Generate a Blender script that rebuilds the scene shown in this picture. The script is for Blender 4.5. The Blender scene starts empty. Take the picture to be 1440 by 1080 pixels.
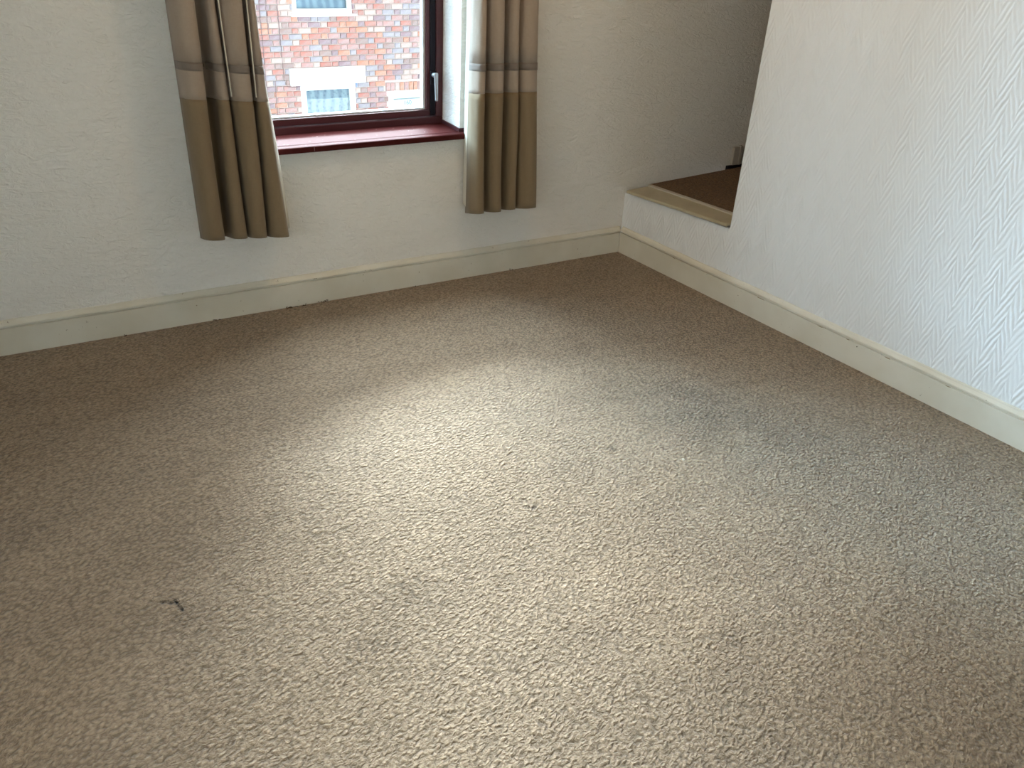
import bpy, bmesh, math, random
from mathutils import Matrix, Vector
random.seed(7)
SC = bpy.context.scene
COL = SC.collection

# ------------------------------------------------------------------ camera
cam_d = bpy.data.cameras.new('camera'); cam = bpy.data.objects.new('camera', cam_d); COL.objects.link(cam)
cam_d.sensor_width = 36.0; cam_d.sensor_fit = 'HORIZONTAL'; cam_d.lens = 36.0 * 1185.0 / 1440.0
cam_d.clip_start = 0.02; cam_d.clip_end = 200
RM = Matrix(((0.8703143728, 0.2081680423, -0.4463395105),
             (-0.4901191216, 0.4550301953, -0.7434586525),
             (0.0483336224, 0.8658022797, 0.4980464570)))
cam.matrix_world = Matrix.Translation((-2.4789, -3.1732, 1.5)) @ RM.to_4x4()
SC.camera = cam

# ------------------------------------------------------------------ sky, sun, lamp, exposure
w = bpy.data.worlds.new('overcast_sky'); SC.world = w; w.use_nodes = True
wn = w.node_tree.nodes; wl = w.node_tree.links
bg = wn['Background']
SKY = 2.4
tc = wn.new('ShaderNodeTexCoord'); sx = wn.new('ShaderNodeSeparateXYZ'); wl.new(tc.outputs['Generated'], sx.inputs[0])
mr = wn.new('ShaderNodeMapRange'); mr.inputs['From Min'].default_value = -0.05; mr.inputs['From Max'].default_value = 1.0
mr.inputs['To Min'].default_value = 0.45; mr.inputs['To Max'].default_value = 1.25        # CIE overcast: brighter to the zenith
wl.new(sx.outputs['Z'], mr.inputs['Value'])
ml = wn.new('ShaderNodeMath'); ml.operation = 'MULTIPLY'; ml.inputs[1].default_value = SKY
wl.new(mr.outputs[0], ml.inputs[0]); wl.new(ml.outputs[0], bg.inputs['Strength'])
bg.inputs['Color'].default_value = (0.86, 0.94, 1.0, 1)

def soft_sun(name, az, el, size, energy, color):            # very wide sun lamp standing in for bright cloud over the roofs
    d = bpy.data.lights.new(name, 'SUN'); o = bpy.data.objects.new(name, d); COL.objects.link(o)
    d.energy = energy; d.angle = math.radians(size); d.color = color
    az, el = math.radians(az), math.radians(el)
    to = Vector((-math.sin(az) * math.cos(el), math.cos(az) * math.cos(el), math.sin(el)))
    o.rotation_euler = to.to_track_quat('Z', 'Y').to_euler(); o.location = to * 30
    return d
sun_d = soft_sun('sun', -25, 61, 63, 175.0, (0.78, 0.90, 1.0))
fill_sun_d = soft_sun('fill_sun', 46, 37, 58, 50.0, (0.54, 0.79, 1.0))  # second sun lamp, added to brighten the right wall

lamp_d = bpy.data.lights.new('ceiling_lamp', 'POINT'); lamp = bpy.data.objects.new('ceiling_lamp', lamp_d); COL.objects.link(lamp)
lamp_d.energy = 11.0; lamp_d.color = (1.0, 0.62, 0.26); lamp_d.shadow_soft_size = 0.05
lamp.location = (-1.0, -1.0, 2.30)

# added fill light in a made-up opening in the left wall, behind the camera
side_d = bpy.data.lights.new('side_fill_light', 'AREA'); side = bpy.data.objects.new('side_fill_light', side_d); COL.objects.link(side)
side_d.shape = 'RECTANGLE'; side_d.size = 1.6; side_d.size_y = 1.2; side_d.energy = 13.0; side_d.color = (1.0, 0.88, 0.68); side_d.spread = math.radians(115)
side.location = (-4.32, -2.6, 1.5); side.rotation_euler = (math.pi / 2, 0, -math.pi / 2)

vs = SC.view_settings
SC.display_settings.display_device = 'sRGB'
vs.view_transform = 'Standard'; vs.look = 'None'; vs.gamma = 1.0; vs.use_curve_mapping = False
vs.exposure = 0.20

# ------------------------------------------------------------------ helpers
def srgb(r, g, b):
    f = lambda c: (c / 255 / 12.92) if c / 255 <= 0.04045 else ((c / 255 + 0.055) / 1.055) ** 2.4
    return (f(r), f(g), f(b), 1)

class NT:
    """short node building"""
    def __init__(s, name):
        s.m = bpy.data.materials.new(name); s.m.use_nodes = True
        s.t = s.m.node_tree; s.n = s.t.nodes; s.l = s.t.links
        s.b = s.n['Principled BSDF']
    def new(s, kind, **kw):
        nd = s.n.new('ShaderNode' + kind)
        for k, v in kw.items():
            if hasattr(nd, k): setattr(nd, k, v)
        return nd
    def put(s, sock, v):
        if isinstance(v, bpy.types.NodeSocket): s.l.new(v, sock)
        else: sock.default_value = v
    def coord(s, out='Object'):
        return s.new('TexCoord').outputs[out]
    def mapping(s, vec, scale=(1, 1, 1), rot=(0, 0, 0), loc=(0, 0, 0)):
        mp = s.new('Mapping'); s.l.new(vec, mp.inputs[0])
        mp.inputs['Scale'].default_value = scale; mp.inputs['Rotation'].default_value = rot; mp.inputs['Location'].default_value = loc
        return mp.outputs[0]
    def noise(s, vec, scale, detail=2, rough=0.5, dist=0.0):
        nz = s.new('TexNoise'); s.l.new(vec, nz.inputs['Vector'])
        nz.inputs['Scale'].default_value = scale; nz.inputs['Detail'].default_value = detail
        nz.inputs['Roughness'].default_value = rough; nz.inputs['Distortion'].default_value = dist
        return nz.outputs[0]
    def math(s, op, a, b=0.0, c=0.0, clamp=False):
        nd = s.new('Math', operation=op); nd.use_clamp = clamp
        s.put(nd.inputs[0], a); s.put(nd.inputs[1], b); s.put(nd.inputs[2], c)
        return nd.outputs[0]
    def ramp(s, v, lo, hi, a=0.0, b=1.0, smooth=True):
        nd = s.new('MapRange'); nd.interpolation_type = 'SMOOTHSTEP' if smooth else 'LINEAR'
        s.put(nd.inputs['Value'], v)
        for k, x in (('From Min', lo), ('From Max', hi), ('To Min', a), ('To Max', b)): nd.inputs[k].default_value = x
        return nd.outputs[0]
    def mix(s, fac, a, b, mode='MIX'):
        nd = s.new('Mix', data_type='RGBA', blend_type=mode)
        s.put(nd.inputs[0], fac); s.put(nd.inputs[6], a); s.put(nd.inputs[7], b)
        return nd.outputs[2]
    def bump(s, h, strength, dist, normal=None):
        nd = s.new('Bump'); nd.inputs['Strength'].default_value = strength; nd.inputs['Distance'].default_value = dist
        s.l.new(h, nd.inputs['Height'])
        if normal is not None: s.l.new(normal, nd.inputs['Normal'])
        return nd.outputs[0]
    def done(s, color=None, rough=0.6, normal=None, spec=0.5, **kw):
        if color is not None: s.put(s.b.inputs['Base Color'], color)
        s.put(s.b.inputs['Roughness'], rough); s.b.inputs['Specular IOR Level'].default_value = spec
        if normal is not None: s.l.new(normal, s.b.inputs['Normal'])
        for k, v in kw.items(): s.put(s.b.inputs[k], v)
        return s.m

def plain(name, col, rough=0.6, spec=0.4, grain=0.06, gscale=30, bump=0.0, **kw):
    t = NT(name); v = t.coord()
    n = t.noise(v, gscale, 3)
    dark = tuple(c * (1 - grain) for c in col[:3]) + (1,); lite = tuple(min(1, c * (1 + grain)) for c in col[:3]) + (1,)
    c = t.mix(n, dark, lite)
    nm = t.bump(t.noise(v, gscale * 6, 3), bump, 0.002) if bump else None
    return t.done(c, rough, nm, spec, **kw)

def box(bm, x0, x1, y0, y1, z0, z1, mat=0):
    vs_ = [bm.verts.new((x, y, z)) for z in (z0, z1) for y in (y0, y1) for x in (x0, x1)]
    fs = []
    for f in ((0, 2, 3, 1), (4, 5, 7, 6), (0, 1, 5, 4), (2, 6, 7, 3), (0, 4, 6, 2), (1, 3, 7, 5)):
        fc = bm.faces.new([vs_[i] for i in f]); fc.material_index = mat; fs.append(fc)
    return vs_, fs

def tube(bm, pts, r, n=8):
    rings = []
    for i, p in enumerate(pts):
        p = Vector(p)
        a = Vector(pts[max(i - 1, 0)]); b = Vector(pts[min(i + 1, len(pts) - 1)])
        d = (b - a).normalized(); u = d.orthogonal().normalized(); v = d.cross(u)
        rings.append([bm.verts.new(p + r * (math.cos(k / n * 2 * math.pi) * u + math.sin(k / n * 2 * math.pi) * v)) for k in range(n)])
    for a, b in zip(rings, rings[1:]):
        # align seam
        best = min(range(n), key=lambda s_: (a[0].co - b[s_].co).length)
        for k in range(n):
            bm.faces.new((a[k], a[(k + 1) % n], b[(k + 1 + best) % n], b[(k + best) % n]))
    bm.faces.new(rings[0][::-1]); bm.faces.new(rings[-1])

def obj(name, bm, mats, parent=None, bevel=0.0, smooth=False, loc=None, seg=2):
    me = bpy.data.meshes.new(name)
    bmesh.ops.recalc_face_normals(bm, faces=bm.faces[:])
    bm.to_mesh(me); bm.free()
    for m in (mats if isinstance(mats, (list, tuple)) else [mats]): me.materials.append(m)
    o = bpy.data.objects.new(name, me); COL.objects.link(o)
    if parent is not None: o.parent = parent
    if loc is not None: o.location = loc
    if smooth:
        for p in me.polygons: p.use_smooth = True
    if bevel:
        md = o.modifiers.new('bevel', 'BEVEL'); md.width = bevel; md.segments = seg; md.limit_method = 'ANGLE'
        md.angle_limit = math.radians(40)
    return o

def boxes(name, lst, mats, parent=None, bevel=0.0, **kw):
    bm = bmesh.new()
    for b in lst: box(bm, *b)
    return obj(name, bm, mats, parent, bevel, **kw)

def empty(name, loc=(0, 0, 0), parent=None):
    o = bpy.data.objects.new(name, None); o.location = loc; o.empty_display_size = 0.1
    COL.objects.link(o)
    if parent is not None: o.parent = parent
    return o

def tag(o, label=None, cat=None, group=None, kind=None):
    for k, v in (('label', label), ('category', cat), ('group', group), ('kind', kind)):
        if v: o[k] = v
    return o

# ------------------------------------------------------------------ materials
def mat_anaglypta(name='embossed_paper', base=(0.88, 0.87, 0.835)):
    t = NT(name); v = t.coord()
    # long curling trowel-like strokes, patchy
    v1 = t.mapping(v, (1, 1, 2.6), rot=(0, 0.25, 0))
    v2 = t.mapping(v, (1, 1, 2.4), rot=(0, -0.6, 0), loc=(3, 1, 7))
    a = t.noise(v1, 26, 3, 0.55, 1.6); b = t.noise(v2, 22, 3, 0.55, 1.8)
    sel = t.ramp(t.noise(v, 7, 1), 0.42, 0.58)
    h = t.math('ADD', t.math('MULTIPLY', a, sel), t.math('MULTIPLY', b, t.math('SUBTRACT', 1.0, sel)))
    h = t.math('ADD', h, t.math('MULTIPLY', t.noise(v, 120, 2), 0.08))
    n = t.bump(h, 0.85, 0.010)
    c = t.mix(t.noise(v, 3.0, 3), tuple(x * 0.965 for x in base) + (1,), base + (1,))
    return t.done(c, 0.62, n, 0.35)

def mat_chevron():
    t = NT('chevron_paper'); v = t.coord()
    sx_ = t.new('SeparateXYZ'); t.l.new(v, sx_.inputs[0])
    wob = t.math('MULTIPLY', t.math('SUBTRACT', t.noise(v, 14, 3), 0.5), 0.014)
    s = t.math('ADD', sx_.outputs['X'], wob)
    z = t.math('ADD', sx_.outputs['Z'], t.math('MULTIPLY', t.math('SUBTRACT', t.noise(v, 9, 3), 0.5), 0.04))
    P = 0.072
    u = t.math('FRACT', t.math('DIVIDE', s, P))
    tri = t.math('ABSOLUTE', t.math('SUBTRACT', u, 0.5))              # 0..0.5
    zz = t.math('ADD', z, t.math('MULTIPLY', tri, 2.8 * P))
    q = t.math('FRACT', t.math('DIVIDE', zz, 0.044))
    ridge = t.math('MULTIPLY', t.ramp(q, 0.0, 0.35), t.ramp(q, 1.0, 0.55))
    q2 = t.math('FRACT', t.math('DIVIDE', zz, 0.022))
    fine = t.math('ABSOLUTE', t.math('SUBTRACT', q2, 0.5))
    amp = t.ramp(t.noise(t.mapping(v, (1, 1, 0.6)), 26, 2), 0.32, 0.68, 0.25, 1.0)
    h = t.math('MULTIPLY', t.math('ADD', ridge, t.math('MULTIPLY', fine, 0.35)), amp)
    h = t.math('ADD', h, t.math('MULTIPLY', t.noise(v, 200, 2), 0.12))
    n = t.bump(h, 0.38, 0.0062)
    c = t.mix(t.noise(v, 2.5, 2), (0.83, 0.865, 0.90, 1), (0.86, 0.895, 0.93, 1))
    return t.done(c, 0.5, n, 0.4)

def mat_carpet(name, base, blobs=(), scale=1.0, marks=()):
    t = NT(name); v = t.coord()
    sx_ = t.new('SeparateXYZ'); t.l.new(v, sx_.inputs[0])
    X, Y = sx_.outputs['X'], sx_.outputs['Y']
    vv = t.mapping(v, (1, 1, 1), rot=(0, 0, -0.36)); vv = t.mapping(vv, (0.82, 1.12, 1))
    tuft = t.noise(vv, 105 * scale, 2, 0.55, 0.6)
    vor = t.new('TexVoronoi'); t.l.new(vv, vor.inputs['Vector']); vor.inputs['Scale'].default_value = 100 * scale
    vor.inputs['Randomness'].default_value = 1.0
    cell = t.math('SUBTRACT', 1.0, t.math('MULTIPLY', vor.outputs['Distance'], 1.0))
    h = t.math('ADD', t.math('MULTIPLY', tuft, 1.0), t.math('MULTIPLY', cell, 0.45))
    patch = t.noise(t.mapping(v, (1, 1.25, 1), rot=(0, 0, -0.4)), 1.5, 4, 0.6, 0.6)
    sweep = t.noise(t.mapping(v, (0.55, 2.2, 1), rot=(0, 0, -0.75)), 3.4, 3, 0.55, 0.9)
    lum = t.math('ADD', t.ramp(patch, 0.3, 0.7, 0.92, 1.07), t.ramp(sweep, 0.3, 0.7, -0.05, 0.05))
    lum = t.math('MULTIPLY', lum, t.ramp(h, 0.52, 1.08, 0.50, 1.20, False))  # shade between tufts put into the colour, darker where the pile is low
    grey = 0.0
    for (bx, by, r, amt) in blobs:
        d = t.math('SQRT', t.math('ADD', t.math('POWER', t.math('SUBTRACT', X, bx), 2.0), t.math('POWER', t.math('SUBTRACT', Y, by), 2.0)))
        d = t.math('ADD', d, t.math('MULTIPLY', t.math('SUBTRACT', t.noise(v, 9, 3), 0.5), r * 1.2))
        k = t.ramp(d, 0.0, r, amt, 0.0)
        grey = t.math('ADD', grey, k)
    lum = t.math('SUBTRACT', lum, grey)
    for (ax, ay, bx, by, r, amt) in marks:          # short pressed-in marks left by furniture feet
        L2 = (bx - ax) ** 2 + (by - ay) ** 2
        px = t.math('SUBTRACT', X, ax); py = t.math('SUBTRACT', Y, ay)
        k = t.math('DIVIDE', t.math('ADD', t.math('MULTIPLY', px, bx - ax), t.math('MULTIPLY', py, by - ay)), L2, clamp=True)
        dx = t.math('SUBTRACT', px, t.math('MULTIPLY', k, bx - ax)); dy = t.math('SUBTRACT', py, t.math('MULTIPLY', k, by - ay))
        d = t.math('SQRT', t.math('ADD', t.math('MULTIPLY', dx, dx), t.math('MULTIPLY', dy, dy)))
        d = t.math('ADD', d, t.math('MULTIPLY', t.math('SUBTRACT', tuft, 0.5), r * 0.9))
        m = t.ramp(d, r * 0.3, r, amt, 0.0)
        lum = t.math('SUBTRACT', lum, m)
        h = t.math('SUBTRACT', h, t.math('MULTIPLY', m, 1.5))
    hue = t.mix(t.noise(v, 2.2, 3), base, tuple(c * k for c, k in zip(base[:3], (0.97, 1.0, 1.06))) + (1,))
    comb = t.new('CombineColor'); 
    for i in range(3): t.l.new(lum, comb.inputs[i])
    c = t.mix(1.0, hue, comb.outputs[0], 'MULTIPLY')
    n = t.bump(h, 1.0, 0.012)
    return t.done(c, 0.95, n, 0.08, **{'Sheen Weight': 0.15, 'Sheen Roughness': 0.6})

def mat_wood_paint(name='cream_gloss_paint', ca=srgb(227, 224, 212), cb=srgb(216, 211, 196)):
    """old cream gloss paint with small chips and grime"""
    t = NT(name); v = t.coord()
    n1 = t.noise(v, 5, 3); n2 = t.noise(v, 70, 3, 0.6)
    c = t.mix(t.ramp(n1, 0.3, 0.7), ca, cb)
    chip = t.math('MULTIPLY', t.ramp(n2, 0.66, 0.70), t.ramp(t.noise(v, 11, 2), 0.52, 0.62))
    c = t.mix(t.math('MULTIPLY', chip, 0.75), c, srgb(120, 98, 70))
    n = t.bump(t.noise(t.mapping(v, (1, 1, 4)), 18, 3), 0.12, 0.003)
    return t.done(c, 0.32, n, 0.45)

def mat_mahogany(name, a, b, rough, scratch=False, spec=0.3):
    t = NT(name); v = t.coord()
    g = t.noise(t.mapping(v, (2, 30, 30)), 3, 4, 0.6, 0.4)
    c = t.mix(g, a, b)
    if scratch:
        s1 = t.ramp(t.noise(t.mapping(v, (30, 60, 1)), 1.3, 2), 0.70, 0.73)
        c = t.mix(t.math('MULTIPLY', s1, 0.5), c, srgb(190, 170, 165))
    return t.done(c, rough, t.bump(g, 0.08, 0.002), spec)

def mat_fabric(name, col, rough=0.85, spec=0.15):
    t = NT(name); v = t.coord()
    wv = t.math('ADD', t.noise(t.mapping(v, (1, 1, 0.15)), 420, 1), t.noise(t.mapping(v, (0.15, 0.15, 1)), 420, 1))
    fold = t.noise(t.mapping(v, (1, 1, 0.5)), 16, 3, 0.5, 0.5)
    c = t.mix(t.math('MULTIPLY', wv, 0.5), tuple(k * 0.88 for k in col[:3]) + (1,), tuple(min(1, k * 1.1) for k in col[:3]) + (1,))
    n = t.bump(fold, 0.35, 0.01, t.bump(wv, 0.2, 0.001))
    return t.done(c, rough, n, spec, **{'Sheen Weight': 0.15})

def mat_glass(name, tint=(0.96, 0.985, 0.98, 1), refl=0.9):
    m = bpy.data.materials.new(name); m.use_nodes = True; n = m.node_tree.nodes; l = m.node_tree.links
    n.remove(n['Principled BSDF'])
    tr = n.new('ShaderNodeBsdfTransparent'); tr.inputs[0].default_value = tint
    gl = n.new('ShaderNodeBsdfGlossy'); gl.inputs['Roughness'].default_value = 0.02
    fr = n.new('ShaderNodeFresnel'); fr.inputs['IOR'].default_value = 1.45
    k = n.new('ShaderNodeMath'); k.operation = 'MULTIPLY'; k.inputs[1].default_value = refl; l.new(fr.outputs[0], k.inputs[0])
    mx = n.new('ShaderNodeMixShader'); l.new(k.outputs[0], mx.inputs[0]); l.new(tr.outputs[0], mx.inputs[1]); l.new(gl.outputs[0], mx.inputs[2])
    l.new(mx.outputs[0], n['Material Output'].inputs[0])
    return m

M = {}
M['aged'] = mat_wood_paint('aged_cream_paint', srgb(190, 181, 156), srgb(170, 158, 130))
M['back'] = mat_anaglypta()
M['right'] = mat_chevron()
M['plaster'] = plain('stone_coloured_paint', (0.42, 0.38, 0.32, 1), 0.7, 0.3, 0.03, 4, 0.1)
M['recess'] = plain('darkened_alcove_paint', (0.16, 0.14, 0.11, 1), 0.8, 0.2, 0.05, 5)  # walls darkened in colour to deepen the alcove's shade
M['ceiling'] = plain('ceiling_paint', (0.62, 0.61, 0.58, 1), 0.7, 0.3, 0.03, 4, 0.1)
M['reveal'] = plain('reveal_paint', (0.80, 0.81, 0.82, 1), 0.6, 0.3, 0.03, 20, 0.0)
M['cream'] = mat_wood_paint()
M['maho'] = mat_mahogany('mahogany_frame', srgb(62, 32, 36), srgb(82, 42, 46), 0.38)
M['sill'] = mat_mahogany('mahogany_sill', srgb(62, 22, 22), srgb(76, 32, 30), 0.55, True, 0.06)
M['black'] = plain('matt_black', (0.010, 0.009, 0.013, 1), 0.7, 0.15)
M['silver'] = plain('brushed_silver', (0.36, 0.37, 0.385, 1), 0.38, 0.5, 0.05, 60, Metallic=0.85)
M['bead'] = plain('pale_grey_bead', (0.62, 0.66, 0.70, 1), 0.4)
M['glass'] = mat_glass('window_glass')
M['fab_top'] = mat_fabric('beige_fabric', srgb(164, 149, 135))
M['fab_rib'] = mat_fabric('taupe_ribbon', srgb(126, 116, 108))
M['fab_low'] = mat_fabric('olive_brown_fabric', srgb(130, 113, 89))
M['lining'] = mat_fabric('white_lining', srgb(214, 208, 194))
M['stitch'] = plain('stitch_white', srgb(228, 220, 206), 0.8)

BLOBS = [(-0.62, -1.38, 0.34, 0.16), (-1.86, -1.72, 0.10, 0.15), (-2.02, -1.86, 0.12, 0.11), (-1.55, -2.02, 0.16, 0.08),
         (-0.42, -1.72, 0.3, 0.09), (-2.36, -1.59, 0.10, 0.12), (-0.75, -0.80, 0.08, 0.10), (-1.24, -1.32, 0.05, -0.06),
         (-1.046, -1.462, 0.035, -0.16), (-1.05, -1.43, 0.03, 0.22), (-1.25, -2.22, 0.05, 0.13), (-1.852, -2.005, 0.012, -0.5)]
MARKS = [(-2.415, -1.498, -2.388, -1.515, 0.008, 0.36), (-2.388, -1.505, -2.378, -1.545, 0.005, 0.40),
         (-1.445, -1.565, -1.44, -1.568, 0.011, 0.4), (-1.43, -1.585, -1.422, -1.577, 0.008, 0.35), (-1.438, -1.53, -1.43, -1.53, 0.007, 0.3)]
M['carpet'] = mat_carpet('beige_carpet', (0.425, 0.318, 0.215, 1), BLOBS, 1.0, MARKS)
M['carpet2'] = mat_carpet('brown_carpet', srgb(126, 92, 56), [], 1.0)

# ------------------------------------------------------------------ room shell
YB = 0.016                    # face of the window wall
CEIL = 2.58
WX0, WX1, WZ0, WZ1 = -1.80, -0.887, 0.632, 2.30     # window opening
XL, YF = -4.3, -3.75
REC = 1.75                    # far end of the alcove
def wall_with_hole(bm, x0, x1, z0, z1, y0, y1, h):
    hx0, hx1, hz0, hz1 = h
    for a in ((x0, hx0, z0, z1), (hx1, x1, z0, z1), (hx0, hx1, z0, hz0), (hx0, hx1, hz1, z1)):
        box(bm, a[0], a[1], y0, y1, a[2], a[3])
bm = bmesh.new()
wall_with_hole(bm, XL - 0.1, REC + 0.1, -0.12, CEIL, YB, YB + 0.245, (WX0, WX1, WZ0, WZ1))
wb = tag(obj('wall_back', bm, M['back']), kind='structure')

TH = math.atan2(-0.995725, 0.092367)                # right wall runs along local +X, outward is local +Y
def rlocal(o):
    o.rotation_euler = (0, 0, TH); return o
def rw(s, yl, z):
    c, s_ = math.cos(TH), math.sin(TH); return Vector((s * c - yl * s_, s * s_ + yl * c, z))
SL = 3.95; OE = 0.652
bm = bmesh.new()
def slab(bm, prof, y0, y1):      # polygon in (s,z), extruded through the wall
    a = [bm.verts.new((p[0], y0, p[1])) for p in prof]; b = [bm.verts.new((p[0], y1, p[1])) for p in prof]
    bm.faces.new(a); bm.faces.new(b[::-1])
    for i in range(len(prof)):
        j = (i + 1) % len(prof); bm.faces.new((a[i], b[i], b[j], a[j]))
slab(bm, [(-0.03, -0.1), (SL, -0.1), (SL, CEIL), (-0.03, CEIL), (-0.03, 1.85), (OE, 1.85), (OE, 0.326), (-0.03, 0.295)], YB, YB + 0.11)
wr = tag(rlocal(obj('wall_right', bm, M['right'], bevel=0.006)), kind='structure')

tag(boxes('wall_left', [(XL - 0.1, XL, YF - 0.1, -3.4, -0.12, CEIL), (XL - 0.1, XL, -1.8, YB, -0.12, CEIL),
                        (XL - 0.1, XL, -3.4, -1.8, -0.12, 0.9), (XL - 0.1, XL, -3.4, -1.8, 2.1, CEIL)], M['plaster']), kind='structure')  # unseen opening added to hold the side fill light
tag(boxes('wall_front', [(XL, 0.6, YF - 0.1, YF, -0.12, CEIL)], M['plaster']), kind='structure')
tag(boxes('ceiling', [(XL - 0.1, REC + 0.1, YF - 0.1, YB + 0.245, CEIL, CEIL + 0.12)], M['ceiling']), kind='structure')
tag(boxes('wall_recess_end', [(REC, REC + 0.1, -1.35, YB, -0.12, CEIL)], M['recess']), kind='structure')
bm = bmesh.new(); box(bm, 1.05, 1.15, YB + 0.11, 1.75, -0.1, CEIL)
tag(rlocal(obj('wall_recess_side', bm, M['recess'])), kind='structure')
bm = bmesh.new()
box(bm, XL, 0.45, YF, 0.016, -0.12, -0.012)
tag(obj('floor', bm, plain('floor_boards', (0.25, 0.17, 0.1, 1))), kind='structure')

# fitted carpet, cut to the room's own outline
bm = bmesh.new()
p3 = rw(SL - 0.2, 0.014, 0)
out = [(XL, 0.014), (0.013, 0.014), (p3.x, YF), (XL, YF)]
top = [bm.verts.new((x, y, 0.0)) for x, y in out]; bot = [bm.verts.new((x, y, -0.012)) for x, y in out]
bm.faces.new(top); bm.faces.new(bot[::-1])
for i in range(4):
    j = (i + 1) % 4; bm.faces.new((top[i], bot[i], bot[j], top[j]))
carpet = tag(obj('fitted_carpet', bm, M['carpet']), 'worn beige wall to wall carpet with grey patches on the room floor', 'carpet')
# loose dark fibres along the carpet's edge under the left curtain
bm = bmesh.new()
for cx, n in ((-1.66, 9), (-1.52, 7), (-1.60, 4), (-2.28, 3), (-1.95, 4), (-0.62, 3), (-1.1, 3)):
    for k in range(n):
        x = cx + random.uniform(-0.018, 0.018); a = random.uniform(0, 3.1); l = random.uniform(0.006, 0.016)
        y = -0.004 - random.uniform(0, 0.006)
        tube(bm, [(x, y, 0.0), (x + l * 0.4 * math.cos(a), y, l * 0.5 * math.sin(a) + 0.001), (x + l * math.cos(a), y - 0.003, l * 0.75 * math.sin(a) + 0.001)], 0.0012, 5)
fr = obj('frayed_fibres', bm, plain('dark_fibre', srgb(74, 56, 36), 0.9), carpet); fr['kind'] = 'stuff'; fr['label'] = 'dark frayed fibres'

# skirting boards with a moulded top
SK = [(-0.0, 0.0), (-0.0, 0.098), (-0.0005, 0.1000), (0.0065, 0.1015), (0.0070, 0.1045), (0.001, 0.1065), (-0.003, 0.110), (-0.002, 0.114),
      (0.003, 0.118), (0.0075, 0.1225), (0.010, 0.127), (0.0125, 0.129), (YB, 0.129)]
def skirting(name, s0, s1, step, sgn):
    bm = bmesh.new(); rings = []
    n = max(2, int((s1 - s0) / step))
    for i in range(n + 1):
        s = s0 + (s1 - s0) * i / n
        jit = 0.0006 * math.sin(s * 9.1) + 0.0004 * math.sin(s * 31 + 1)
        rg = [bm.verts.new((s, y + (jit if 0 < k < len(SK) - 1 else 0), z + (jit if k > 0 else 0))) for k, (y, z) in enumerate(SK)]
        rg.append(bm.verts.new((s, YB, 0.0))); rings.append(rg)
    m = len(rings[0])
    for a, b in zip(rings, rings[1:]):
        for k in range(m): bm.faces.new((a[k], b[k], b[(k + 1) % m], a[(k + 1) % m]))
    bm.faces.new(rings[0]); bm.faces.new(rings[-1][::-1])
    return tag(obj(name, bm, M['cream']), kind='structure')
skirting('baseboard_back', XL, 0.0, 0.04, 1)
bb = rlocal(skirting('baseboard_right', 0.001, SL - 0.2, 0.04, 1))
# chipped bits of paint on the ledge of the right skirting, and a nail hole
bm = bmesh.new()
for s, wdt in ((0.90, 0.02), (1.20, 0.016), (1.33, 0.010), (1.74, 0.012), (1.50, 0.010), (0.38, 0.012)):
    pr = [(s + wdt * (random.random() - 0.5) * 1.2 + wdt * math.cos(a) * random.uniform(0.6, 1.1), 0.100 + 0.0022 * math.sin(a) * random.uniform(0.6, 1.2)) for a in [k * math.pi / 4 for k in range(8)]]
    bm.faces.new([bm.verts.new((x, -0.0022, z)) for x, z in pr])
chips = obj('paint_chip', bm, plain('bare_wood_chip', srgb(150, 132, 104), 0.8), bb); chips['kind'] = 'stuff'
bm = bmesh.new(); bmesh.ops.create_cone(bm, cap_ends=True, segments=10, radius1=0.0022, radius2=0.0018, depth=0.001, matrix=Matrix.Translation((1.372, -0.0008, 0.088)) @ Matrix.Rotation(math.pi / 2, 4, 'X'))
obj('nail_hole', bm, M['black'], bb)

# ------------------------------------------------------------------ the raised step in the alcove
def zt(s, yl): return 0.3155 + 0.0506 * s + 0.051 * yl
step = empty('raised_step', (0, 0, 0)); rlocal(step)
tag(step, 'low alcove step with a cream painted nosing board and brown carpet', 'step')
def tilted(bm, quad, top_off, thick, n=1):
    t = [bm.verts.new((s, y, zt(s, y) + top_off)) for s, y in quad]
    b = [bm.verts.new((s, y, zt(s, y) + top_off - thick)) for s, y in quad]
    bm.faces.new(t); bm.faces.new(b[::-1])
    for i in range(len(quad)):
        j = (i + 1) % len(quad); bm.faces.new((t[i], b[i], b[j], t[j]))
bm = bmesh.new(); tilted(bm, [(0.008, 0.0), (0.6475, 0.0), (0.6475, 0.126), (0.02, 0.126)], 0.0, 0.0145)
obj('nosing_board', bm, M['aged'], step, bevel=0.005, seg=3)
bm = bmesh.new(); tilted(bm, [(0.015, 0.126), (0.80, 0.126), (0.80, 0.9), (0.10, 0.9)], -0.004, 0.05)
obj('landing_board', bm, plain('bare_board', (0.10, 0.07, 0.045, 1)), step)
bm = bmesh.new(); tilted(bm, [(0.018, 0.128), (0.66, 0.101), (0.66, 0.123), (0.018, 0.151)], 0.005, 0.012)
obj('edging_strip', bm, plain('pale_edging', srgb(196, 190, 176), 0.5), step, bevel=0.002)
bm = bmesh.new(); tilted(bm, [(0.014, 0.150), (0.66, 0.122), (1.02, 0.122), (1.02, 1.6), (0.155, 1.6), (0.062, 0.62)], 0.0045, 0.012)
obj('landing_carpet', bm, M['carpet2'], step)['label'] = 'brown carpet'
tag(boxes('trim_1', [(0.668, 0.705, 0.0, YB, 0.372, 0.462), (0.705, 0.722, -0.003, YB, 0.372, 0.468)], plain('shade_grey_trim', (0.45, 0.42, 0.38, 1)), bevel=0.002), kind='structure')  # white trim, with the alcove's shade put into its grey
tag(boxes('trim_2', [(0.64, 0.86, -0.004, YB, 0.340, 0.370)], M['black'], bevel=0.003), kind='structure')

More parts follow.
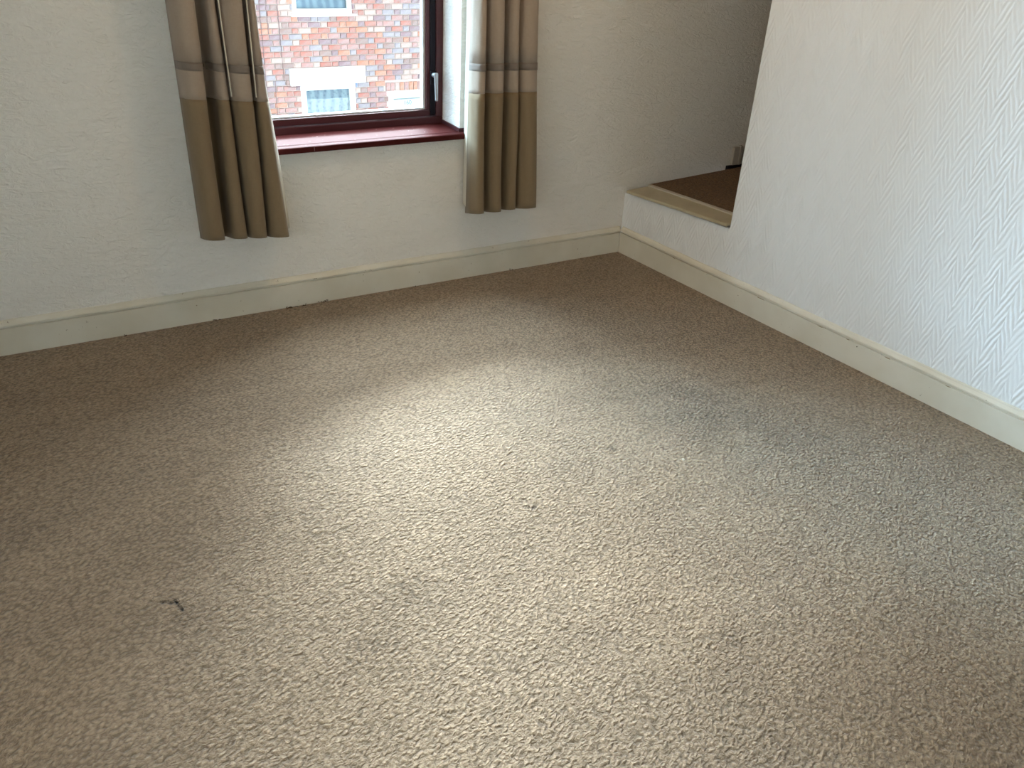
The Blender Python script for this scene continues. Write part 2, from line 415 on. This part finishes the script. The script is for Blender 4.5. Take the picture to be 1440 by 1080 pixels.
# ------------------------------------------------------------------ window
win = tag(empty('window_1', ((WX0 + WX1) / 2, 0.2, WZ0)), kind='structure')
def wpart(name, lst, mats, bevel=0.003, parent=None):
    """boxes in world coordinates, parented under the window"""
    bm = bmesh.new(); o0 = (parent or win)
    off = Vector(win.location)
    for b in lst: box(bm, b[0] - off.x, b[1] - off.x, b[2] - off.y, b[3] - off.y, b[4] - off.z, b[5] - off.z)
    return obj(name, bm, mats, o0, bevel)
FY = 0.179                                          # room face of the outer frame
wpart('outer_frame', [(WX0, WX1 + 0.0, FY, FY + 0.07, 0.650, 0.680), (WX0, WX1, FY, FY + 0.07, WZ1 - 0.035, WZ1),
                      (WX0, WX0 + 0.03, FY, FY + 0.07, 0.680, WZ1 - 0.035), (-0.918, WX1, FY, FY + 0.07, 0.680, WZ1 - 0.035)], M['maho'])
SX0, SX1, SZ0, SZ1 = WX0 + 0.034, -0.920, 0.684, WZ1 - 0.04
sash = wpart('sash', [(SX0, SX1, FY + 0.008, FY + 0.055, SZ0, 0.711), (SX0, SX1, FY + 0.008, FY + 0.055, SZ1 - 0.045, SZ1),
               (SX0, SX0 + 0.045, FY + 0.008, FY + 0.055, 0.711, SZ1 - 0.045), (SX1 - 0.040, SX1, FY + 0.008, FY + 0.055, 0.711, SZ1 - 0.045)], M['maho'])
wpart('dark_strip', [(-0.9445, -0.9205, FY + 0.003, FY + 0.010, 0.688, SZ1)], M['black'], 0.001)  # narrow black strip along the sash stile
GX0, GX1, GZ0, GZ1 = SX0 + 0.045, SX1 - 0.040, 0.711, SZ1 - 0.045
wpart('glazing_bead', [(GX0, GX1, FY + 0.02, FY + 0.045, GZ0, GZ0 + 0.007), (GX0, GX1, FY + 0.02, FY + 0.045, GZ1 - 0.008, GZ1),
                       (GX0, GX0 + 0.010, FY + 0.02, FY + 0.045, GZ0 + 0.007, GZ1 - 0.008), (GX1 - 0.010, GX1, FY + 0.02, FY + 0.045, GZ0 + 0.007, GZ1 - 0.008)], M['bead'], 0.001)
wpart('glass_pane', [(GX0 + 0.002, GX1 - 0.002, FY + 0.030, FY + 0.034, GZ0 + 0.002, GZ1 - 0.002)], M['glass'], 0)
hp = wpart('handle', [(-0.9455, -0.921, FY - 0.008, FY + 0.004, 0.815, 0.868)], M['black'], 0.003)
bm = bmesh.new(); off = Vector(win.location)
tube(bm, [Vector((-0.934, FY - 0.004, 0.853)) - off, Vector((-0.934, FY - 0.028, 0.853)) - off], 0.0095, 12)
obj('handle_neck', bm, M['silver'], hp, smooth=False)
bm = bmesh.new()
vs_, _ = box(bm, -0.9425 - off.x, -0.9255 - off.x, FY - 0.040 - off.y, FY - 0.026 - off.y, 0.752 - off.z, 0.866 - off.z)
for vx in vs_:
    if vx.co.z < 0.8 - off.z:
        vx.co.x = -0.934 - off.x + (vx.co.x + 0.934 + off.x - 0.0) * 0.62 - 0.0; vx.co.y -= 0.006
lev = obj('handle_lever', bm, M['silver'], hp, bevel=0.005, seg=3)
sill = wpart('window_sill', [(WX0 - 0.045, WX1 + 0.049, -0.022, YB, 0.630, 0.6535), (WX0 + 0.001, WX1 - 0.001, YB, FY + 0.03, 0.633, 0.6535)], M['sill'], 0.005)
wpart('sill_upstand', [(WX1 - 0.006, WX1 + 0.003, 0.008, FY + 0.0, 0.6535, 0.668), (WX1 + 0.003, WX1 + 0.05, 0.008, YB + 0.001, 0.6535, 0.668),
                       (WX0 - 0.003, WX0 + 0.006, 0.008, FY, 0.6535, 0.668), (WX0 - 0.05, WX0 - 0.003, 0.008, YB + 0.001, 0.6535, 0.668)], M['maho'], 0.001)

# ------------------------------------------------------------------ curtains
def curtain(name, label, tops, bots, zs, sag, depth, lining_side, edges=()):
    """folds: x ranges at z=1.17 and z=0.36; zs = (top, ribbon top, ribbon bottom, seam, hem); sag = z drop across the width"""
    root = empty(name, ((tops[0][0] + tops[-1][1]) / 2, -0.05, zs[-1]))
    tag(root, label, 'curtain', 'pleated tab curtains at the window')
    off = Vector(root.location)
    xa, xb = bots[0][0], bots[-1][1]
    NS = 11
    def section(z, proud=0.0):
        t = (1.17 - z) / (1.17 - 0.36)
        t = max(-0.5, min(1.05, t))
        pts = []
        for i, (a, b) in enumerate(zip(tops, bots)):
            x0 = a[0] + (b[0] - a[0]) * t; x1 = a[1] + (b[1] - a[1]) * t
            d = depth[i] * (1 + 0.10 * math.sin(3 * z + i * 2.1)); c = (x0 + x1) / 2; hw = (x1 - x0) / 2
            for k in range(NS):
                f = math.pi * (1 - k / (NS - 1))
                cx = math.cos(f); sy = math.sin(f)
                x = c + hw * math.copysign(abs(cx) ** 0.75, cx) + 0.0035 * math.sin(z * 7 + i * 1.7) * sy
                y = -0.050 - d * (sy ** 0.7) - proud
                pts.append((x, y))
            if i < len(tops) - 1:                      # deep narrow valley to the next fold
                a2, b2 = tops[i + 1], bots[i + 1]; nx = a2[0] + (b2[0] - a2[0]) * t
                pts.append((x1 * 0.75 + nx * 0.25, -0.020)); pts.append((x1 * 0.25 + nx * 0.75, -0.020))
        return pts
    def panel(nm, z0, z1, mat, rows, proud=0.0, hem=False):
        bm = bmesh.new(); rr = []
        for r in range(rows + 1):
            z = z0 + (z1 - z0) * r / rows
            row = []
            for (x, y) in section(z, proud):
                u = (x - xa) / (xb - xa)
                zz = z - sag * u
                zz -= (0.10 + 0.15 * max(0.0, min(1.0, (0.95 - z) / 0.6))) * (y + 0.09)
                if hem and z < 0.5: y = y * (1 + 0.12 * (0.5 - z))
                row.append(bm.verts.new((x - off.x, y - off.y, zz - off.z)))
            rr.append(row)
        for a, b in zip(rr, rr[1:]):
            for k in range(len(a) - 1): bm.faces.new((a[k], b[k], b[k + 1], a[k + 1]))
        o = obj(nm, bm, mat, root, smooth=True)
        sd = o.modifiers.new('thickness', 'SOLIDIFY'); sd.thickness = 0.0022; sd.offset = 0
        return o
    panel('upper_panel', zs[0], zs[1], M['fab_top'], 22)
    panel('ribbon_band', zs[1] + 0.002, zs[2] - 0.002, M['fab_rib'], 3, 0.0028)
    panel('middle_panel', zs[1], zs[3], M['fab_top'], 6)
    panel('lower_panel', zs[3], zs[4], M['fab_low'], 20, 0.0006, True)
    # white lining, turned out a little at the edge that faces the window
    bm = bmesh.new(); rr = []
    for r in range(31):
        z = zs[0] + (zs[4] + 0.02 - zs[0]) * r / 30; sec = section(z)
        lo, hi = sec[0][0], sec[-1][0]; row = []
        pr = 0.006 + 0.010 * max(0, math.sin((0.95 - z) * 3.4)) if z < 0.95 else 0.006
        for k in range(9):
            u = k / 8; x = lo + 0.006 + (hi - lo - 0.012) * u; y = -0.013 + 0.002 * math.sin(k * 2.0)
            row.append((x, y))
        if lining_side > 0:
            ex = sec[-1][0]; row += [(ex - 0.003, -0.040), (ex + pr * 1.1, -0.050), (ex + pr * 1.2, -0.056), (ex + pr * 0.6, -0.066), (ex - 0.006, -0.078)]
        else:
            ex = sec[0][0]; row = [(ex + 0.004, -0.070), (ex + 0.001, -0.062), (ex - 0.001, -0.052), (ex + 0.001, -0.040), (ex + 0.004, -0.028)] + row
        rr.append([bm.verts.new((x - off.x, y - off.y, z - sag * (x - xa) / (xb - xa) - off.z)) for x, y in row])
    for a, b in zip(rr, rr[1:]):
        for k in range(len(a) - 1): bm.faces.new((a[k], b[k], b[k + 1], a[k + 1]))
    o = obj('lining', bm, M['lining'], root, smooth=True); o['label'] = 'white lining'
    sd = o.modifiers.new('thickness', 'SOLIDIFY'); sd.thickness = 0.0015; sd.offset = 0
    for i in edges:                                    # pale strip added for window light leaking between two folds
        bm = bmesh.new(); pts = []
        for r in range(13):
            z = zs[0] - 0.01 + (zs[3] + 0.03 - zs[0]) * r / 12; t = max(-0.5, (1.17 - z) / 0.81)
            lerp = lambda p, q: p + (q - p) * t
            x = (lerp(tops[i][1], bots[i][1]) + lerp(tops[i + 1][0], bots[i + 1][0])) / 2
            pts.append((x - off.x, -0.136 - off.y, z - sag * (x - xa) / (xb - xa) - off.z))
        tube(bm, pts, 0.0024, 6); e = obj('light_leak_strip', bm, M['lining'], root, smooth=True); e['label'] = 'pale strip for light between folds'
    return root
ZTOP = 2.36
curtain('window_curtain', 'beige pleated curtain with olive brown lower panel hanging left of the window',
        [(-1.983, -1.903), (-1.869, -1.838), (-1.832, -1.750), (-1.741, -1.712)],
        [(-1.978, -1.903), (-1.876, -1.816), (-1.810, -1.746), (-1.740, -1.664)],
        (ZTOP, 0.985, 0.963, 0.869, 0.371), 0.030, (0.100, 0.085, 0.095, 0.080), 1, (1, 2))
curtain('window_curtain', 'narrow beige and olive curtain hanging right of the window towards the alcove',
        [(-0.884, -0.848), (-0.832, -0.767), (-0.747, -0.704), (-0.697, -0.617)],
        [(-0.886, -0.834), (-0.808, -0.750), (-0.721, -0.671), (-0.665, -0.578)],
        (ZTOP, 0.937, 0.913, 0.826, 0.334), 0.004, (0.085, 0.100, 0.085, 0.095), -1)
pole = empty('curtain_pole', (-1.34, -0.085, ZTOP + 0.0265)); tag(pole, 'wooden curtain pole above the window carrying both curtains', 'pole')
bm = bmesh.new(); tube(bm, [(-0.86, 0, 0), (0.96, 0, 0)], 0.014, 14); obj('rod', bm, M['maho'], pole)
for s in (-0.78, 0.88):
    bm = bmesh.new(); tube(bm, [(s, 0, -0.005), (s, 0.102, -0.005)], 0.009, 10); obj('bracket', bm, M['maho'], pole)

# ------------------------------------------------------------------ the house across the street
D = 9.5
GZ = -3.2
def brickmat(name, col, dirt):
    t = NT(name); v = t.coord()
    n = t.noise(v, 14, 4, 0.7); c = t.mix(t.ramp(n, 0.35, 0.72), col, dirt)
    return t.done(c, 0.9, None, 0.15)
BR = [brickmat('brick_' + nm, srgb(*c), srgb(*d)) for nm, c, d in (
    ('red', (164, 104, 92), (162, 136, 130)), ('orange', (180, 120, 98), (174, 146, 132)), ('rose', (164, 122, 116), (168, 148, 145)),
    ('plum', (132, 106, 110), (150, 138, 140)), ('grey', (142, 134, 140), (164, 157, 158)), ('pale', (178, 152, 142), (184, 168, 162)),
    ('brown', (142, 116, 110), (154, 138, 134)), ('blue', (112, 130, 164), (140, 150, 172)))]
mort = plain('lime_mortar', srgb(206, 190, 182), 0.95, 0.1, 0.08, 6)
uw = plain('white_upvc', (0.86, 0.88, 0.88, 1), 0.4)
stone = plain('white_painted_stone', (0.88, 0.87, 0.84, 1), 0.7, 0.2, 0.02)
house = empty('terraced_house', (1.6, D, GZ))
tag(house, 'red brick terraced house across the street seen through the window', 'house')
HO = Vector(house.location)
def hp_(name, lst, mats, parent=None, bevel=0.0):
    return boxes(name, [(b[0] - HO.x, b[1] - HO.x, b[2] - HO.y, b[3] - HO.y, b[4] - HO.z, b[5] - HO.z) for b in lst], mats, parent or house, bevel)
HX0, HX1, HZ1 = -6.0, 11.0, 2.15
OPEN = [(1.205, 2.075, -0.047, 1.15), (1.240, 2.082, -2.25, -1.022), (2.609, 3.285, GZ, -1.189)]     # upper window, lower window, door
def cells(x0, x1, z0, z1, holes):
    xs = sorted({x0, x1} | {h[i] for h in holes for i in (0, 1)}); zs = sorted({z0, z1} | {h[i] for h in holes for i in (2, 3)})
    for xa, xb in zip(xs, xs[1:]):
        for za, zb in zip(zs, zs[1:]):
            cx, cz = (xa + xb) / 2, (za + zb) / 2
            if not any(h[0] < cx < h[1] and h[2] < cz < h[3] for h in holes): yield xa, xb, za, zb
hp_('mortar_wall', [(a, b, D + 0.008, D + 0.22, c, d) for a, b, c, d in cells(HX0, HX1, GZ, HZ1, OPEN)], mort)
hp_('house_body', [(HX0, HX1, D + 1.2, D + 6.0, GZ, HZ1)], plain('house_dark_inside', (0.05, 0.05, 0.055, 1)))
bm = bmesh.new()
pr = [(D - 0.35, HZ1 - 0.05), (D + 3.1, HZ1 + 1.9), (D + 6.4, HZ1 - 0.05)]
a = [bm.verts.new((HX0 - 0.1 - HO.x, y - HO.y, z - HO.z)) for y, z in pr]; b = [bm.verts.new((HX1 + 0.1 - HO.x, y - HO.y, z - HO.z)) for y, z in pr]
bm.faces.new(a); bm.faces.new(b[::-1])
for i in range(3): bm.faces.new((a[i], b[i], b[(i + 1) % 3], a[(i + 1) % 3]))
obj('roof', bm, plain('roof_slate', (0.09, 0.09, 0.10, 1), 0.7), house)

CH, ZJ = 0.0775, -0.1496
STR, HD, J = 0.185, 0.098, 0.012
SKIP = OPEN + [(1.087, 2.231, -1.005, -0.767), (1.170, 2.135, -0.075, -0.047), (1.1, 2.2, 1.15, 1.4), (2.56, 3.335, -1.162, -1.028)]
bricks = []
row0 = int((GZ - ZJ) / CH)
for r in range(row0, int((HZ1 - ZJ) / CH)):
    z0 = ZJ + r * CH + J / 2; z1 = z0 + CH - J
    x = 1.549 - (0.1415 if r % 2 else 0) - 30 * (STR + HD); k = 0
    while x < HX1:
        L = STR if k % 2 == 0 else HD
        x0, x1 = x + J / 2, x + L - J / 2; x += L; k += 1
        if x1 < HX0 or x0 < HX0: continue
        blocked = False
        for h in SKIP:
            if h[2] < (z0 + z1) / 2 < h[3]:
                if x0 >= h[0] - 0.004 and x1 <= h[1] + 0.004: blocked = True; break
                if x0 < h[0] < x1: x1 = h[0] - 0.004
                if x0 < h[1] < x1: x0 = h[1] + 0.004
        if blocked or x1 - x0 < 0.02 or x1 > HX1: continue
        wts = [20, 13, 20, 10, 14, 14, 9, 0]
        if z0 > -0.62 and z0 < -0.2 and 1.4 < x0 < 2.5: wts = [26, 22, 16, 8, 8, 12, 6, 0]
        if -1.09 < z0 < -1.0 and (1.05 < x0 < 1.24 or 2.08 < x0 < 2.25): wts = [1, 0, 1, 2, 2, 0, 0, 14]
        mi = random.choices(range(8), wts)[0]
        bricks.append((x0, x1, z0, z1, mi))
# soldier course over the door
x = 2.566
while x < 3.33:
    bricks.append((x + 0.006, x + 0.069, -1.155, -1.034, random.choices(range(8), [26, 18, 20, 6, 2, 10, 4, 0])[0])); x += 0.0765
seen = lambda b: 0.70 < b[1] and b[0] < 3.22 and -1.50 < b[3] and b[2] < 0.12
vis = sorted([b for b in bricks if seen(b)], key=lambda b: -(b[1] - b[0]) * (b[3] - b[2]))[:296]
vset = set(vis)
cache = {}
for i, (x0, x1, z0, z1, mi) in enumerate(vis):
    key = (round(x1 - x0, 3), round(z1 - z0, 3), mi)
    if key not in cache:
        bm = bmesh.new(); box(bm, -key[0] / 2, key[0] / 2, -0.012, 0.03, -key[1] / 2, key[1] / 2)
        e = [ed for ed in bm.edges if all(v.co.y < 0 for v in ed.verts)]
        bmesh.ops.bevel(bm, geom=e, offset=0.004, segments=1, affect='EDGES')
        me = bpy.data.meshes.new('brick'); bmesh.ops.recalc_face_normals(bm, faces=bm.faces[:]); bm.to_mesh(me); bm.free(); me.materials.append(BR[mi]); cache[key] = me
    o = bpy.data.objects.new('brick', cache[key]); COL.objects.link(o); o.parent = house
    o.location = ((x0 + x1) / 2 - HO.x, D + random.uniform(-0.002, 0.003) - HO.y, (z0 + z1) / 2 - HO.z)
bm = bmesh.new()
for b in bricks:
    if b in vset: continue
    dy = random.uniform(-0.002, 0.003)
    box(bm, b[0] - HO.x, b[1] - HO.x, -0.012 + dy, 0.03, b[2] - HO.z, b[3] - HO.z, b[4])
rest = obj('brickwork', bm, BR, house); rest['kind'] = 'stuff'

hp_('lintel', [(1.087, 2.231, D - 0.05, D + 0.1, -1.005, -0.767)], stone, bevel=0.006)
hp_('lintel', [(1.10, 2.20, D - 0.03, D + 0.1, 1.15, 1.40)], stone, bevel=0.006)
hp_('stone_sill', [(1.170, 2.135, D - 0.07, D + 0.12, -0.075, -0.047)], stone, bevel=0.004)
hp_('stone_sill', [(1.18, 2.14, D - 0.07, D + 0.12, -2.32, -2.25)], stone, bevel=0.004)
def mat_curtained_glass(name, base, lo, hi, lace=False):
    t = NT(name); v = t.coord(); s_ = t.new('SeparateXYZ'); t.l.new(v, s_.inputs[0])
    fold = t.math('SINE', t.math('ADD', t.math('MULTIPLY', s_.outputs['X'], 52.0), t.math('MULTIPLY', t.noise(v, 5, 2), 7.0)))
    f = t.ramp(fold, -1, 1, 0.0, 0.6)
    if lace:
        vo = t.new('TexVoronoi'); t.l.new(t.mapping(v, (22, 1, 22)), vo.inputs['Vector']); vo.inputs['Scale'].default_value = 1.0
        f = t.math('ADD', f, t.math('MULTIPLY', t.ramp(vo.outputs['Distance'], 0.2, 0.5), 0.45), clamp=True)
    return t.done(t.mix(f, lo, hi), 0.7, None, 0.3)
net1 = mat_curtained_glass('net_curtain', None, srgb(124, 142, 160), srgb(176, 192, 206))
net2 = mat_curtained_glass('lace_curtain', None, srgb(104, 120, 136), srgb(168, 180, 190), True)
def house_window(name, o, fw, head, bot, net, mats_label):
    x0, x1, z0, z1 = o
    f = hp_(name, [(x0, x0 + fw, D + 0.005, D + 0.09, z0 + bot, z1 - head), (x1 - fw, x1, D + 0.005, D + 0.09, z0 + bot, z1 - head),
               (x0, x1, D + 0.005, D + 0.09, z1 - head, z1), (x0, x1, D + 0.005, D + 0.09, z0, z0 + bot)], uw, bevel=0.006)
    hp_('pane', [(x0 + fw, x1 - fw, D + 0.05, D + 0.056, z0 + bot, z1 - head)], M['glass'], f)
    hp_('net_curtain', [(x0 + fw, x1 - fw, D + 0.10, D + 0.112, z0 + bot, z1 - head)], net, f)
    return f
house_window('house_window', OPEN[0], 0.062, 0.07, 0.066, net1, '')
house_window('house_window', OPEN[1], 0.084, 0.068, 0.08, net2, '')
# front door: white frame, fanlight with the number, door leaf below
x0, x1, z0, z1 = OPEN[2]
door = hp_('front_door', [(x0, x0 + 0.07, D, D + 0.10, z0, z1), (x1 - 0.07, x1, D, D + 0.10, z0, z1), (x0 + 0.07, x1 - 0.07, D, D + 0.10, z1 - 0.085, z1)], uw, bevel=0.006)
hp_('glazing_bar', [(x0 + 0.10, x1 - 0.10, D - 0.004, D + 0.03, z1 - 0.108, z1 - 0.100)], plain('grey_bar', srgb(150, 160, 165)), door)
hp_('fanlight', [(x0 + 0.07, x1 - 0.07, D + 0.04, D + 0.06, z1 - 0.42, z1 - 0.085)], plain('frosted_fanlight', srgb(216, 226, 220), 0.35), door)
hp_('door_leaf', [(x0 + 0.07, x1 - 0.07, D + 0.03, D + 0.08, z0, z1 - 0.45), (x0 + 0.07, x1 - 0.07, D + 0.01, D + 0.09, z1 - 0.46, z1 - 0.42)], plain('door_white', (0.8, 0.82, 0.82, 1), 0.4), door)
txt = bpy.data.curves.new('house_number', 'FONT'); txt.body = '160'; txt.size = 0.092; txt.align_x = 'CENTER'; txt.extrude = 0.002
to = bpy.data.objects.new('house_number', txt); COL.objects.link(to); to.parent = door
to.rotation_euler = (math.pi / 2, 0, 0); to.location = (2.945 - HO.x, D + 0.036 - HO.y, -1.385 - HO.z)
nme = bpy.data.meshes.new_from_object(to); bpy.data.objects.remove(to); bpy.data.curves.remove(txt)
nme.materials.clear(); nme.materials.append(plain('number_grey', srgb(110, 134, 144)))
to = bpy.data.objects.new('house_number', nme); COL.objects.link(to); to.parent = door
to.rotation_euler = (math.pi / 2, 0, 0); to.location = (2.945 - HO.x, D + 0.036 - HO.y, -1.385 - HO.z)
bm = bmesh.new()
for cx, cz in ((2.79, -1.40), (3.12, -1.345), (2.73, -1.33), (2.85, -1.42)):
    vv = [bm.verts.new((cx + 0.012 * math.cos(a) - HO.x, D + 0.038 - HO.y, cz + 0.012 * math.sin(a) - HO.z)) for a in (0, math.pi / 2, math.pi, 3 * math.pi / 2)]
    bm.faces.new(vv)
fx = obj('etched_motif', bm, plain('etched_grey', srgb(186, 202, 205)), door); fx['kind'] = 'stuff'
# cables clipped to the brick
cm = plain('cable_grey', srgb(120, 96, 96), 0.6)
for pts in ([(0.991, 2.1), (0.990, 0.1), (0.996, -0.4), (1.003, -0.85), (1.02, -0.98), (1.06, -1.02), (1.20, -1.035)],
            [(0.745, 2.1), (0.742, -0.6), (0.739, -1.2), (0.738, -1.9)], [(0.872, -0.93), (0.866, -1.2), (0.858, -1.9)], [(0.830, 2.1), (0.834, -0.1), (0.838, -0.30)]):
    bm = bmesh.new(); tube(bm, [(x - HO.x, -0.018, z - HO.z) for x, z in pts], 0.006, 6); obj('cable', bm, cm, house)

# street
tag(boxes('street', [(-30, 30, 0.316, D + 14, GZ - 0.3, GZ - 0.1)], plain('asphalt', (0.055, 0.055, 0.058, 1), 0.9, 0.2, 0.15, 40)), kind='structure')
tag(boxes('pavement', [(-30, 30, D - 1.8, D + 0.05, GZ - 0.1, GZ), (-30, 30, 0.33, 1.9, GZ - 0.1, GZ)], plain('paving', (0.15, 0.147, 0.14, 1), 0.9, 0.2, 0.1, 6)), kind='structure')

# ------------------------------------------------------------------ small things on the floor
bm = bmesh.new(); bmesh.ops.create_icosphere(bm, subdivisions=2, radius=0.0045)
for v in bm.verts: v.co *= random.uniform(0.7, 1.3); v.co.z *= 0.7
tag(obj('plaster_crumb', bm, plain('crumb_white', srgb(226, 220, 206)), loc=(-0.878, -1.577, 0.003)), 'tiny white crumb lying on the open carpet nearer the right wall', 'crumb')
